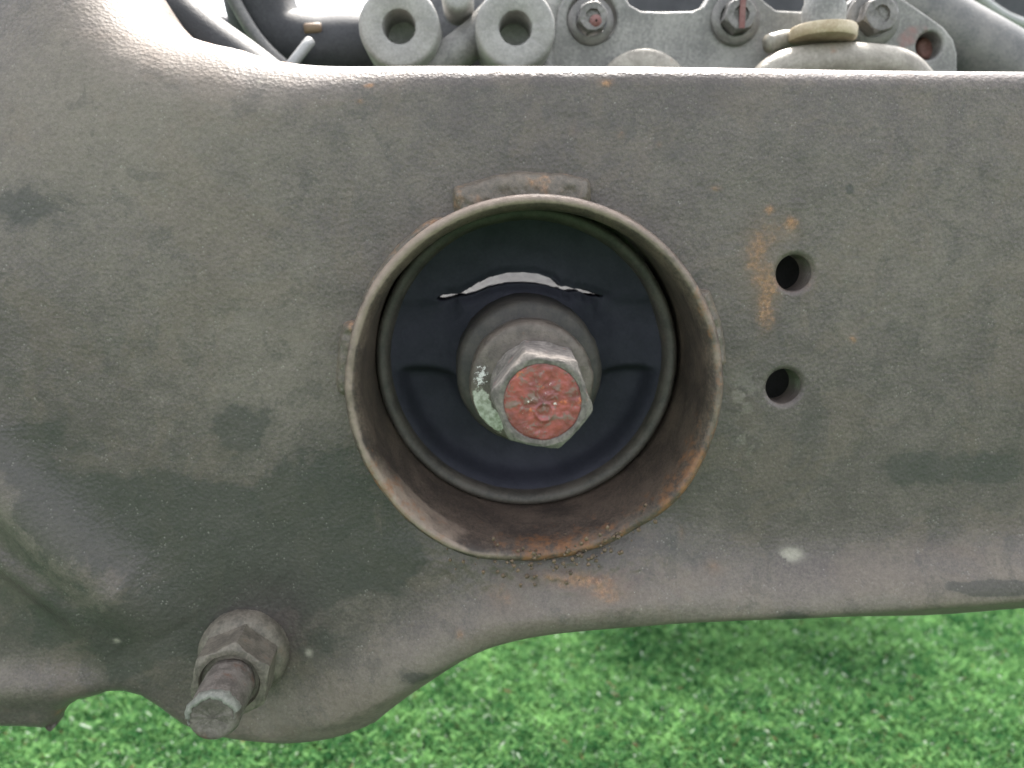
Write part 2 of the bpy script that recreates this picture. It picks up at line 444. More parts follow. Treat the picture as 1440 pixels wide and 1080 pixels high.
dT, _ = pdist(U, W, resample(T, 90)); dT = dT * PX
dB, _ = pdist(U, W, resample(B, 130)); dB = dB * PX
sig = lambda x: 1 / (1 + np.exp(-np.clip(x, -30, 30)))
# top roll: tight on the right, wide sweep on the left
Rr = .0062 + .019 * sig((430 - U) / 90)
q = np.clip(1 - dT / Rr, 0, 1)
H = Rr * (1 - np.sqrt(np.clip(1 - q * q, 0, 1))) * .95
H = H + .019 * np.clip((300 - U) / 500, 0, 1) ** 1.3 * np.clip((420 - W) / 500, 0, 1.2) ** 1.3   # upper left leans back
H = H + .0012 * np.clip((260 - W) / 160, 0, 4) ** 2
# bottom bead: surface flares forward then tucks under
bead = catmull([(1850, 790), (1440, 822), (1150, 842), (900, 853), (770, 862), (680, 885), (610, 922), (540, 968), (480, 1000), (430, 1012), (380, 1015)], 6)
db, fb = pdist(U, W, resample(bead, 60))
above = np.where(W < np.interp(U, bead[::-1, 0], bead[::-1, 1]), 1, 0)
wid = np.where(above == 1, 52., 22.)
amp = .0075 * np.clip((1 - fb) * 5, 0, 1) ** .7
H = H - amp * np.exp(-(db / wid) ** 2)
sm01 = lambda t: np.clip(t, 0, 1) ** 2 * (3 - 2 * np.clip(t, 0, 1))
under = np.exp(-(np.abs(U - 785) / 175) ** 2.6) * sig((W - 752) / 15) * sm01(dB / .0125)
H = H - .0072 * under - .0024 * under * (fbm(U / 11 + 40, W / 9 + 40, 61, 3) - .5) * np.exp(-((W - 790) / 22) ** 2)
low = np.clip(1 - dB / .0045, 0, 1); H = H + .0045 * (1 - np.sqrt(np.clip(1 - low * low, 0, 1)))
# lower-left pressed ridges
rd, rf_ = pdist(U, W, catmull([(-420, 480), (-120, 590), (0, 690), (70, 755), (140, 815), (205, 870), (225, 900)], 6))
H = H - .0052 * np.exp(-(rd / 48) ** 2) * np.clip((1 - rf_) * 9, 0, 1)
r2 = catmull([(-420, 600), (-140, 690), (0, 785), (60, 830), (110, 870), (150, 915), (185, 960), (225, 1010), (270, 1075)], 6)
d2, f2 = pdist(U, W, r2)
below = np.interp(U, r2[:, 0], r2[:, 1]) < W
sd2 = np.where(below, d2, -d2)
H = H + .0030 * sig(sd2 / 26) * sig((230 - U) / 30)
H = H - .0030 * np.exp(-((sd2 - 4) / 20) ** 2) * sig((120 - U) / 20)
H = H - .003 * np.exp(-((W - 975) / 26) ** 2) * sig((130 - U) / 30)
# low depression round the lower left nut and general panel unevenness
H = H + .0012 * np.exp(-(np.hypot(U - 345, W - 905) / 95) ** 4)
H = H + .0011 * (fbm(U / 190 + 20, W / 190 + 20, 5, 3) - .5) + .00020 * (fbm(U / 24 + 90, W / 24 + 90, 8, 3) - .5)
# ragged flaking at the upper-left cut edge
Xw, Zw = at_arr(U, W, YP)
# dull embossed area right of collar
Yw = YP + H
# ---- masks of stains and dust, with sheen and glow painted into the dust
def blob(cx, cy, rx, ry=None): 
    ry = ry or rx
    return np.exp(-(((U - cx) / rx) ** 2 + ((W - cy) / ry) ** 2))
rust = np.zeros_like(U)
for cx, cy, rx, ry, a in [(1062, 355, 24, 40, .62), (1080, 400, 26, 34, .42), (1076, 445, 20, 34, .62), (1105, 330, 34, 20, .40), (1085, 300, 50, 24, .25), (1114, 312, 9, 9, .65), (1082, 294, 7, 7, .6),
        (1007, 265, 12, 6, .65), (1200, 477, 8, 8, .7), (517, 118, 12, 6, .75), (505, 142, 10, 7, .55), (853, 115, 16, 9, .75), (806, 186, 14, 10, .38), (873, 190, 9, 9, .5), (927, 203, 6, 6, .6),
        (700, 822, 34, 18, .45), (648, 868, 9, 9, .7), (998, 790, 16, 12, .6), (957, 748, 7, 14, .55), (790, 795, 90, 16, .62), (850, 815, 40, 18, .5), (120, 35, 60, 14, .35), (330, 62, 60, 7, .8), (370, 76, 40, 4, .8),
        (1040, 645, 8, 12, .4), (1195, 268, 6, 6, 0), (30, 200, 90, 60, .22), (1330, 770, 90, 16, .3), (560, 330, 20, 10, .3), (1130, 400, 40, 22, .35), (1100, 560, 30, 14, .35), (470, 470, 16, 20, .25), (75, 1015, 14, 10, .6)]:
    rust += a * blob(cx, cy, rx, ry)
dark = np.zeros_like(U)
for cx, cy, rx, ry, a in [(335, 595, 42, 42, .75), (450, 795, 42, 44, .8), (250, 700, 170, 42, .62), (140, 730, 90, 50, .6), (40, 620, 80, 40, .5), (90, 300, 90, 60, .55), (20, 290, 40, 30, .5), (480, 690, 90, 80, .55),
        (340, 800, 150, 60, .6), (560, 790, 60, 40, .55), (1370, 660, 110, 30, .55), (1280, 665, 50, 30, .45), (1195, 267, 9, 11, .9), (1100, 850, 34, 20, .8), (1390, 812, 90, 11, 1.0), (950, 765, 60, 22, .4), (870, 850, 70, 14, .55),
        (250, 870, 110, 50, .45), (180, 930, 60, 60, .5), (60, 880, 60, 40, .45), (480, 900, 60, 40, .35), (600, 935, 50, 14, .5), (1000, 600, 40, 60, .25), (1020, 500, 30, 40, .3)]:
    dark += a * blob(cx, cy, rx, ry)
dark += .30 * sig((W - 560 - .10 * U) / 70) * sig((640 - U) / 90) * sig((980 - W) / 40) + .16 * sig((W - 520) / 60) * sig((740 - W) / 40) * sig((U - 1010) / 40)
pale = 1.2 * blob(1110, 777, 17, 9) * (vnoise(U / 9, W / 7, 4) > .25) + .34 * blob(1045, 555, 40, 50) * (fbm(U / 14, W / 14, 71, 4) > .45) + .3 * blob(1050, 625, 22, 26) * (fbm(U / 9, W / 9, 72, 4) > .5) + .9 * blob(434, 919, 6, 6) + .85 * blob(165, 900, 6, 4) + .7 * blob(360, 111, 4, 3)
dust_sheen = .20 + .70 * blob(120, 160, 380, 220) + .25 * blob(1300, 330, 300, 300) + .55 * np.exp(-((db) / 60) ** 2) + .2 * blob(420, 560, 120, 60) + .35 * blob(380, 470, 200, 120) + .3*blob(560, 930, 90, 60)  # brown dust; the upper-left blob also paints in the brighter glow there
dust_sheen = dust_sheen + .45 * (np.exp(-(rd / 34) ** 2) * sig((240 - U) / 20)) + .3 * np.exp(-((W - 960) / 30) ** 2) * sig((110 - U) / 30)  # sky sheen along the ridge and bottom roll, painted as a paler tone
edge_flake = np.exp(-(dT / .0022) ** 2) * (vnoise(U / 14, W / 5, 44) > .62) * sig((400 - U) / 10) * sig((U - 230) / 10)
rust += .9 * edge_flake

# holes: open the sheet and snap its border to true circles
cR = at(753.5, 547, YR)                                         # collar axis (x, z)
rimL = at(486, 547, YR)[0]; rimR = at(1021, 547, YR)[0]
RO = (rimR - rimL) / 2
holes = [((cR[0], cR[2]), RO - .0022)]
for (hx, hy) in ((1118, 384), (1103, 544)):
    p = at(hx, hy, YP); holes.append(((p[0], p[2]), .00475))
idx = np.arange(NC * NR).reshape(NC, NR)
quads = np.stack([idx[:-1, :-1], idx[1:, :-1], idx[1:, 1:], idx[:-1, 1:]], -1).reshape(-1, 4)
P = np.stack([Xw, Yw, Zw], -1).reshape(-1, 3)
keep = np.ones(len(quads), bool)
for (hc, hr) in holes:
    cen = P[quads][:, :, [0, 2]].mean(1)
    keep &= np.hypot(cen[:, 0] - hc[0], cen[:, 1] - hc[1]) > hr
quads = quads[keep]
e = np.concatenate([quads[:, [0, 1]], quads[:, [1, 2]], quads[:, [2, 3]], quads[:, [3, 0]]]); e.sort(1)
ue, cnt = np.unique(e, axis=0, return_counts=True); bv = np.unique(ue[cnt == 1])
for hi, (hc, hr) in enumerate(holes):
    dx = P[bv, 0] - hc[0]; dz = P[bv, 2] - hc[1]; dd = np.hypot(dx, dz); m = dd < hr + .0025
    P[bv[m], 0] = hc[0] + dx[m] / dd[m] * hr; P[bv[m], 2] = hc[1] + dz[m] / dd[m] * hr
    if hi:   # soft rounded lip at the drilled holes
        da = np.hypot(P[:, 0] - hc[0], P[:, 2] - hc[1]); k = np.clip(1 - (da - hr) / .0012, 0, 1)
        P[:, 1] += np.where(da < hr + .0012, .0009 * k ** 2, 0)
# rear flange running back from the top edge, and a turned-back lower edge
att = {'rust': rust.ravel(), 'dark': dark.ravel(), 'pale': np.clip(pale, 0, 1).ravel(), 'dust_sheen': dust_sheen.ravel()}
ext = []; extq = []; n0 = len(P)
def skirt(border, dy, dz, steps):
    global n0
    prev = border; base = P[border]
    for k in range(1, steps + 1):
        t = k / steps
        ext.append(base + np.array([0, dy * t, dz * t])); cur = np.arange(n0, n0 + len(border)); n0 += len(border)
        extq.append(np.stack([prev[:-1], prev[1:], cur[1:], cur[:-1]], -1) if steps > 0 else None); prev = cur
        for kk in att: att[kk] = np.r_[att[kk], att[kk][border] * (.5 if kk == 'rust' else 1)]
skirt(idx[:, -1], .030, .0006, 6)
nb_top = len(extq)
skirt(idx[:, 0], .0028, .0, 2)
for i in range(nb_top, len(extq)): extq[i] = extq[i][:, ::-1]
P2 = np.concatenate([P] + ext); Q2 = np.concatenate([quads] + extq)

cross = empty('steel_crossmember', (0, YP, 0), 'dark grey painted pressed steel crossmember with welded round collar, standing on artificial grass', 'crossmember')
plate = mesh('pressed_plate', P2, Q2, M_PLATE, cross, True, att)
# walls of the two drilled holes
for k, (hc, hr) in enumerate(holes[1:]):
    V, F = lathe([(hr, .0009), (hr * .985, .003), (hr * .98, .0085), (hr * 1.15, .0088), (hr * 1.2, .0015)], (hc[0], YP + .0002, hc[1]), n=48)
    mesh('drilled_hole_sleeve', V, F, M_STEEL2, cross)
    V, F = lathe([(hr * 1.1, .0), (hr * .9, .0006), (0, .0008)], (hc[0], YP + .0250, hc[1]), n=32)
    
zt = P[idx[700, -1], 2] - .0002
pts = [at(1040, 112, .228), at(1760, 112, .228), at(1760, 800, .228), at(1040, 800, .228)]
pts[0][2] = pts[1][2] = zt
V = [p + np.array([0, d, 0]) for d in (0, .002) for p in pts]
mesh('rear_plate', V, [(3,2,1,0), (4,5,6,7), (0,1,5,4), (1,2,6,5), (2,3,7,6), (3,0,4,7)], M_DARK, cross, False)
# ------------------------------------------------------------------ collar
SHZ = .15
def collar():
    RI = RO - .0034
    prof = [(RO - .0010, .022), (RO - .0004, .012), (RO, .0045), (RO, .0012), (RO - .0006, .0003), (RO - .0013, 0), (RO - .0019, .0001), (RO - .0026, .0009), (RI, .0026)] + \
           [(RI - .0004 - .0004 * k / 12, .004 + .036 * k / 12) for k in range(13)] + [(RI - .0014, .0445), (RI - .004, .0455), (RI - .004, .052), (RI + .002, .052)]
    n = 240
    V, F = lathe(prof, (cR[0], YR, cR[2]), n=n)
    V = np.array(V); m = len(prof)
    th = np.tile(2 * np.pi * np.arange(n) / n, m); tz = np.repeat([p[1] for p in prof], n); rr = np.repeat([p[0] for p in prof], n)
    V[:, 2] += np.where(rr < RI + .0003, SHZ * np.clip(tz - .003, 0, 1), 0)
    # basis(): X = axis x up -> compute real angle from position
    a = np.arctan2(V[:, 2] - cR[2], V[:, 0] - cR[0])
    # worn lip: wobbly edge, set back a little at the bottom where it is buried in weld
    fade = np.clip(1 - tz / .016, 0, 1)
    V[:, 1] += fade * (.0012 * (fbm(np.cos(a) * 5 + 9, np.sin(a) * 5 + 9, 3, 3) - .5) + .0050 * np.exp(-((a + 1.30) / .50) ** 4))
    k = 1 + .010 * (fbm(np.cos(a) * 2.5 + 5, np.sin(a) * 2.5 + 5, 12, 2) - .5)
    V[:, 0] = cR[0] + (V[:, 0] - cR[0]) * k; V[:, 2] = cR[2] + (V[:, 2] - cR[2]) * k
    edge = np.clip(1 - tz / .0040, 0, 1) * np.where(rr > RO - .0023, 1, .15)
    ll = np.exp(-((a + 2.4) / .5) ** 2)
    edge = edge * (.6 + .4 * np.clip(np.cos(a - 1.9), 0, 1)) + .85 * ll * (tz < .0075) * (rr < RO - .001)
    edge = edge * (1 - .6 * np.exp(-((a + 1.22) / .5) ** 4))
    rust = .5 * np.exp(-((a + 1.45) / .4) ** 2) * np.clip(1 - tz / .02, 0, 1) + .50 * np.exp(-((a + .55) / .40) ** 2) * np.clip(1 - tz / .012, 0, 1) + .42 * np.exp(-((a + 2.5) / .35) ** 2) * np.clip(1 - tz / .010, 0, 1) + .24
    rust += .3 * np.exp(-((a - .35) / .5) ** 2) * np.clip(1 - tz / .003, 0, 1)
    return mesh('welded_collar', V, F, M_RIM, cross, True, {'edge': edge, 'rust': rust})
collar()

def weld(name, a0, a1, rad_in, rad_out, y0, amp, mat=M_WELD, seed=0, taper=.25, nseg=None, deep=False):
    """rough raised band of weld metal lying on the sheet beside the collar between two angles (degrees)"""
    n = nseg or max(24, int(abs(a1 - a0) * 1.6)); m = 12; V = []; F = []
    for i in range(n + 1):
        f = i / n; a = R(a0 + (a1 - a0) * f); env = min(1, f / taper * 2.2, (1 - f) / taper * 2.2) ** .6 if 0 < f < 1 else 0
        for j in range(m + 1):
            g = j / m
            nz = float(fbm(np.array([f * abs(a1 - a0) * .35 + 7]), np.array([g * 3 + seed]), seed, 4)[0])
            r = rad_in + (rad_out - rad_in) * g * (env * .85 + .15) * (1 + .10 * (nz - .5))
            hgt = amp * (max(0, 1 - g ** 4) ** .6 if g < 1 else 0) * (.8 + .4 * nz) * env
            yy = y0 - hgt
            if deep: yy = y0 - amp * ((1 - g) ** 1.1) * (.75 + .5 * nz) * env
            if deep and j == 0: yy = y0 + .004; r -= .0018
            V.append((cR[0] + r * math.cos(a), yy, cR[2] + r * math.sin(a)))
    for i in range(n):
        for j in range(m):
            F.append((i*(m+1)+j, i*(m+1)+j+1, (i+1)*(m+1)+j+1, (i+1)*(m+1)+j))
    o = mesh(name, V, F, mat, cross); return o
weld('weld_tab', 72, 115, RO - .001, RO + .0064, YP + .0006, .0040, seed=3, taper=.14)
weld('weld_bead', 2, 30, RO - .001, RO + .0048, YP + .0004, .0045, seed=5)
weld('weld_bead', 160, 186, RO - .001, RO + .0046, YP + .0006, .0032, seed=8)
weld('weld_bead', 196, 240, RO - .0006, RO + .0022, YP + .0006, .0050, seed=9)
weld('weld_bead', 312, 356, RO - .001, RO + .0026, YP + .0004, .0040, seed=14)
weld('weld_bead', 34, 68, RO - .001, RO + .0020, YP + .0006, .0040, seed=15)
weld('weld_bead', 117, 158, RO - .001, RO + .0022, YP + .0006, .0036, seed=16)
# loose weld crumbs: small rough grains fused round the lower weld
def crumb(cx, cy, Y, r, mat, seed):
    c = at(cx, cy, Y); V = []; F = []
    nn, mm = 10, 6
    rr = random.Random(seed)
    for j in range(mm + 1):
        ph = math.pi * j / mm
        for i in range(nn):
            th = 2 * math.pi * i / nn; k = r * (1 + rr.uniform(-.3, .3))
            V.append(c + np.array([k * math.sin(ph) * math.cos(th), k * .6 * math.sin(ph) * math.sin(th), k * math.cos(ph)]))
    for j in range(mm):
        for i in range(nn):
            F.append((j*nn+i, j*nn+(i+1) % nn, (j+1)*nn+(i+1) % nn, (j+1)*nn+i))
    return V, F
Vc = []; Fc = []
rr_ = random.Random(4)
for i in range(110):
    a = R(rr_.gauss(279, 17)); rad = RO + rr_.gauss(.0005, .0028)
    V, F = crumb(0, 0, YP, rr_.uniform(.00015, .0006), None, i)
    V = np.array(V) - at(0, 0, YP) + np.array([cR[0] + rad * math.cos(a), YP - .0098 + rr_.uniform(-.0008, .0006), cR[2] + rad * math.sin(a)])
    o_ = len(Vc); Vc += list(V); Fc += [tuple(q + o_ for q in f) for f in F]
tag(mesh('weld_spatter', Vc, Fc, simple('rusty_spatter', (.085, .062, .045), (.22, .145, .095), 400, .6, 0, .0003, 1200), cross), kind='stuff')

# ------------------------------------------------------------------ bushing inside the collar
YB = .2110
cx, cz = cR[0] - .0006, cR[2] + SHZ * .0225
bush = empty('rubber_bushing', (cx, YB, cz - .04), 'black rubber bushing with steel outer ring, pressed inside the round collar', 'bushing')
RI = RO - .0034
rb = RI - .0013
V, F = lathe([(rb - .0006, .020), (rb, .0035), (rb - .0002, .0012), (rb - .0009, .0002), (rb - .0016, 0), (rb - .0030, .0005), (rb - .0038, .0020), (rb - .0040, .010)], (cx, YB, cz), n=160, jit=.0004, seed=4)
mesh('outer_ring', V, F, M_SLEEVE, bush)
# rubber: polar sheet with two voids
NA, NRr = 1000, 260
r0, r1 = .0165, rb - .0036
rr = np.r_[np.linspace(r0, .0172, 15, endpoint=False), np.linspace(.0172, .0246, 190, endpoint=False), np.linspace(.0246, r1, 55)][None, :] * np.ones((NA, 1)); aa = (np.arange(NA) / NA * 2 * np.pi)[:, None] * np.ones((1, NRr))
X = rr * np.cos(aa); Z = rr * np.sin(aa)
Hh = np.zeros_like(rr)
# general surface: meniscus near both walls, broad trough between
g_ = (rr - r0) / (r1 - r0)
Hh += .004 + .004 * np.sin(np.pi * g_) 
# upper stop pad bulges forward above the slot
pad = sig((Z - .0215) / .0022) 
Hh -= .0012 * pad * sig((.022 - np.abs(X)) / .004)
# slot centre line: arc with drooping ends
XX = X + .0006
zs = np.interp(XX, [-.0245, -.0205, -.0170, -.0140, -.0100, -.005, 0, .004, .0080, .0100, .0130, .0160, .0180, .0225], 
               [.0165, .0172, .0178, .0191, .0210, .0222, .0224, .0220, .0209, .0197, .0190, .0188, .0180, .0170])
hw = np.interp(XX, [-.0245, -.0228, -.0205, -.0185, -.0165, -.0135, -.005, .003, .0085, .0098, .0104, .0118, .0128, .0142, .0165, .0172, .0195, .0225],
               [.0003, .0009, .0007, .0003, .0009, .0014, .0018, .0017, .0013, .0008, .0004, .0009, .0009, .0004, .0004, .0008, .0005, .0002])
hw = hw * .88 + .00012 * (vnoise(X * 900 + 30, Z * 200 + 30, 4) - .5)
slot = (np.abs(Z - zs) < hw) & (XX > -.0245) & (XX < .0225)
near = np.exp(-((np.abs(Z - zs) - hw) / .0015).clip(0) ** 2) * sig((.0235 - np.abs(X)) / .0008) * (Z > 0)
Hh += .0015 * near
# lower void: deep pocket under the two side arms
armL = -.0050
lowv = sig((armL - .0016 * np.sin(np.abs(X) * 150) - Z) / .0005) * sig((rr - .0215) / .0008) * sig((r1 - .0028 - rr) / .0006)
Hh += .0055 * lowv
arm_top = sig((Z - (.0120 - (np.abs(X) - .019) * .35)) / .0014) * sig((np.abs(X) - .0195) / .0006) * sig((zs - .001 - Z) / .0007)
Hh += .0016 * arm_top
Hh += .0004 * (fbm(X * 400 + 50, Z * 400 + 50, 6, 3) - .5)
Yb = YB + Hh
Hh_s = np.where(slot, .014, 0); Yb = Yb + Hh_s
Pb = np.stack([cx + X, Yb, cz + Z], -1).reshape(-1, 3)
ib = np.arange(NA * NRr).reshape(NA, NRr); ib2 = np.roll(ib, -1, 0)
qb = np.stack([ib[:, :-1], ib[:, 1:], ib2[:, 1:], ib2[:, :-1]], -1).reshape(-1, 4)
sl = slot.ravel()[qb].all(1); qb = qb[~sl]
mesh('rubber_body', Pb, qb, M_RUBBER, bush)
# stepped inner boss of the bushing
V, F = lathe([(.0168, .014), (.0190, .0125), (.0196, .004), (.0193, -.0060), (.0190, -.0115), (.0184, -.0130), (.0172, -.0138), (.0130, -.0140), (.0100, -.0140)], (cx - .0003, YB, cz - .0012), n=120, jit=.0006, seed=6)
o = mesh('inner_boss', V, F, simple('dusty_rubber', (.032, .029, .028), (.064, .055, .048), 160, .6, 0, .0003, 900), bush)

# ------------------------------------------------------------------ centre bolt
YH = .1640
pc = at(763, 566, YH)
bolt = empty('centre_bolt', (pc[0], YH, pc[2] - .01), 'hex bolt head with chipped red paint in the middle of the rubber bushing', 'bolt')
# washer / flange
pw = at(748, 540, .186)
prof = [(.0150, .0215), (.0153, .012), (.0154, .003), (.0150, .0010), (.0143, .0002), (.0130, 0), (.0100, -.0003), (.0085, -.0006)]
prof = [(r_, t_) for r_, t_ in prof[:-3]] + [(.0130 - k * .0005, -.0001 * k) for k in range(10)] + [(.004, -.001)]
V, F = lathe(prof, (pw[0], .1855, pw[2]), n=160, jit=.0005, seed=8)
Va = np.array(V); a = np.arctan2(Va[:, 2] - pw[2], Va[:, 0] - pw[0]); rad = np.hypot(Va[:, 2] - pw[2], Va[:, 0] - pw[0])
ang = (a % (2 * np.pi))
green = np.exp(-((ang - 3.68) / .50) ** 4) * sig((rad - .0108) / .0006) * sig((.0149 - rad) / .0003)
chip = 1.15 * np.exp(-((ang - 3.0) / .36) ** 2) * sig((rad - .0105) / .0006) * sig((.0146 - rad) / .0003) * .6
mesh('washer', V, F, M_WASHER, bolt, True, {'green': green, 'chip': chip})
# conical seat between washer and head
V, F = lathe([(.0108, .0215), (.0112, .0185), (.0106, .0160), (.0096, .0150), (.0050, .0148)], (pc[0] , YH, pc[2]), n=96, jit=.0004, seed=9)
mesh('flange', V, F, M_BOLT, bolt)
def hexhead(name, c, axis, r, h, rot, mat, parent, recess=None, cham=.0012, seed=0, round_=.0):
    X, A, Z = basis(axis); V = []; F = []; n = 96; c = np.array(c)
    def hexr(th, rad):
        k = (th - rot) % (math.pi / 3) - math.pi / 6
        return rad * math.cos(math.pi / 6) / math.cos(k)
    rings = []
    flat = r * math.cos(math.pi / 6)
    rings.append([(hexr(2*math.pi*i/n, r), h) for i in range(n)])
    rings.append([(hexr(2*math.pi*i/n, r), h * .6) for i in range(n)])
    rings.append([(hexr(2*math.pi*i/n, r * .997), cham * 1.3 * max(0, hexr(2*math.pi*i/n, r) / flat - 1) * 5 + cham * .35) for i in range(n)])
    rings.append([(min(hexr(2*math.pi*i/n, r) * .965, flat * 1.0), cham * .12) for i in range(n)])
    rings.append([(min(hexr(2*math.pi*i/n, r) * .93, flat * .965), 0) for i in range(n)])
    if recess:
        rr_, dp = recess
        rings += [[(rr_ * 1.03, .0001)] * n, [(rr_, dp * .3)] * n, [(rr_ * .97, dp)] * n, [(rr_ * .5, dp)] * n, [(rr_ * .01, dp)] * n]
    else:
        rings += [[(flat * .5, 0)] * n, [(flat * .01, 0)] * n]
    for ri, ring in enumerate(rings):
        for i, (rad, t) in enumerate(ring):
            th = 2 * math.pi * i / n
            q = float(fbm(np.array([math.cos(th) * 6 + 20]), np.array([math.sin(th) * 6 + 20 + ri]), seed, 3)[0] - .5)
            rad2 = rad + q * .0005 * (1 if ri < 6 else .3); t2 = t + q * .0003
            V.append(c + X * rad2 * math.cos(th) + Z * rad2 * math.sin(th) + A * t2)
    for j in range(len(rings) - 1):
        for i in range(n):
            i2 = (i + 1) % n; F.append((j*n+i, j*n+i2, (j+1)*n+i2, (j+1)*n+i))
    return sharp(mesh(name, V, F, mat, parent), 28)
ax = Vector((0.035, 1, 0.02)).normalized()
hexhead('bolt_head', pc, ax, .0115, .0215, R(-10), M_BOLT, bolt, (.0086, .0008), seed=2)
# red paint fill with stamped ring
prof = [(.0086, .0007)] + [(.0086 - .00028 * k, .0004) for k in range(1, 30)] + [(.00005, .0004)]
V, F = lathe(prof, pc, ax, n=120, jit=.00025, seed=77, jf=5)
Va = np.array(V)
dxz = np.hypot(Va[:, 0] - pc[0] - .0004, Va[:, 2] - pc[2] + .0022)
Va[:, 1] += -.00035 * np.exp(-((dxz - .0019) / .00035) ** 2) + .0005 * (fbm(Va[:, 0] * 900 + 99, Va[:, 2] * 900, 5, 4) - .5)
mesh('red_paint', Va, F, M_RED, bolt)

# ------------------------------------------------------------------ lower-left stud and nut
b0 = at(344, 918, YP - .0005); b1 = at(297, 1013, .1665)
axis = b0 - b1; L = np.linalg.norm(axis); axis = axis / L          # pointing away from the camera
stud = empty('stud_bolt', (b0[0], b0[1], b0[2]), 'rusty threaded stud with flanged hex nut at the lower left of the crossmember', 'stud')
def along(t): return b1 + axis * t
V, F = lathe([(.0121, L + .002), (.0121, L - .0015), (.0117, L - .0026), (.0112, L - .0036), (.0104, L - .0046), (.0080, L - .0052), (.0050, L - .0053)], b1, axis, n=96, jit=.0005, seed=3)
nutp = mesh('nut_flange', V, F, M_NUT, stud)
hexhead('nut', along(L - .0165), axis, .0106, .0145, R(20), M_NUT, stud, (.0074, .0015), cham=.0009, seed=12)
# threaded shank
prof = [(.0001, .0010), (.0030, .0009), (.0043, .0004), (.0052, .0006), (.0058, .0020)]
t = .0024
k = 0
while t < L:
    prof.append((.0062 if k % 2 else .00585, t)); t += .00055; k += 1
V, F = lathe(prof, b1, axis, n=64, jit=.0005, seed=5, jf=4)
mesh('threaded_shank', V, F, M_STUD, stud)
# flaking paint collar near the tip
V, F = lathe([(.0061, .0030), (.0064, .0026), (.0065, .0014), (.0061, .0004), (.0053, .0000), (.0050, .0006)], b1, axis, n=72, jit=.0010, seed=22, jf=5)
V = np.array(V); F = [f for f in F if (V[f[0]][2] - b1[2]) > .0005 + .001 * math.sin(V[f[0]][0] * 3000)]
mesh('paint_flake', V, F, M_CHIP, stud)

# ------------------------------------------------------------------ machinery behind the top edge
YE = .275
def A2(px, py, Y=YE):
    p = at(px, py, Y); return (p[0], p[2])
eng = empty('engine_casting', at(900, 120, YE), 'grey cast aluminium engine casting behind the top edge, with flange and round bosses', 'engine casting')
# rear wall of the casting
prism('rear_wall', [[A2(*q, Y=.292) for q in [(505, 190), (520, 60), (560, 20), (585, -10), (600, -60), (700, -70), (800, -60), (820, 30), (900, 60), (1100, 60), (1300, 90), (1330, 190)]]], .292, .018, .002, M_ALUDK, eng)
fl = [(772, 170), (776, 60), (785, 10), (800, -18), (840, -30), (872, -18), (886, 6), (902, 15), (930, 16), (974, 15), (990, 8), (1002, -12), (1030, -24), (1060, -16), (1076, 2), (1092, 14), (1130, 16), (1180, 14), (1205, -8),
      (1240, -14), (1268, -4), (1300, 18), (1328, 38), (1342, 56), (1347, 75), (1347, 170)]
prism('mounting_flange', [[A2(*q) for q in fl], circle_pts(at(1307, 64, YE), .0045), circle_pts(at(833, 25, YE), .0082)], YE, .012, .0010, M_ALU, eng)
def boss(px, py, r_out, r_in, Y, L=.02, mat=M_ALU2):
    c = at(px, py, Y)
    V, F = lathe([(r_out * 1.02, L), (r_out, .0012), (r_out - .0008, .0002), (r_out - .0016, 0), (r_in + .0012, 0), (r_in + .0004, .0003), (r_in, .0012), (r_in, .014), (.0001, .015)], c, n=72, jit=.0003)
    return sharp(mesh('boss', V, F, mat, eng), 40)
boss(561, 37, .0128, .0050, .262)
boss(725, 39, .0128, .0050, .262)
boss(643, -8, .0052, .0004, .268, .016)
# arched rib below the flange
c = at(905, 141, .268)
V, F = lathe([(.0165, .012), (.0165, .0008), (.0155, 0), (.0125, -.0006), (.006, -.0010), (.0001, -.0012)], c, n=72)
mesh('round_cover', V, F, M_CREAM, eng)
V, F = tube([at(520, 130, .275), at(610, 92, .275), at(660, 60, .277), at(700, 20, .28)], .006); mesh('casting_rib', V, F, M_ALU, eng)
V, F = tube([at(770, 140, .275), at(765, 60, .279), at(790, -30, .28)], .0045); mesh('casting_rib', V, F, M_ALU, eng)

def bgbolt(px, py, Y, r, label, hexy=True):
    c = at(px, py, Y)
    b = empty('flange_bolt', c, label, 'bolt', 'bolts in the aluminium flange')
    V, F = lathe([(r * 1.45, .0052), (r * 1.5, .0040), (r * 1.45, .0032), (r, .0030)], c, n=48); mesh('washer', V, F, M_BOLTBG, b)
    hexhead('bolt_head', c - np.array([0, .0022, 0]), (0, 1, 0), r, .006, R(15), M_BOLTBG, b, (r * .45, .0012), cham=.0008, seed=int(px))
    return b, c
b, c = bgbolt(833, 25, .271, .0052, 'flange bolt sunk in a round recess, nearest the two round bosses')
V, F = lathe([(.0004, -.0003), (.0018, 0), (.0022, .0006)], c + np.array([.001, -.0022, -.0015]), n=20); mesh('paint_mark', V, F, M_REDMARK, b)
b, c = bgbolt(1040, 22, .270, .0056, 'flange bolt with an upright red paint stripe across its head')
w_ = .0009
q = c + np.array([.0002, -.0026, 0]); V = [q + np.array(d) for d in [(-w_, 0, -.0045), (w_, 0, -.0045), (w_, 0, .0048), (-w_, 0, .0048), (-w_, .001, -.0045), (w_, .001, -.0045), (w_, .001, .0048), (-w_, .001, .0048)]]
mesh('paint_stripe', V, [(0,1,2,3), (5,4,7,6), (0,4,5,1), (2,6,7,3), (1,5,6,2), (0,3,7,4)], M_REDMARK, b, False)
b, c = bgbolt(1236, 22, .266, .0060, 'flange bolt at the right, beside the brass ringed union')
V, F = lathe([(.0040, .004), (.0042, .0)], at(1307, 64, YE + .006), n=24)
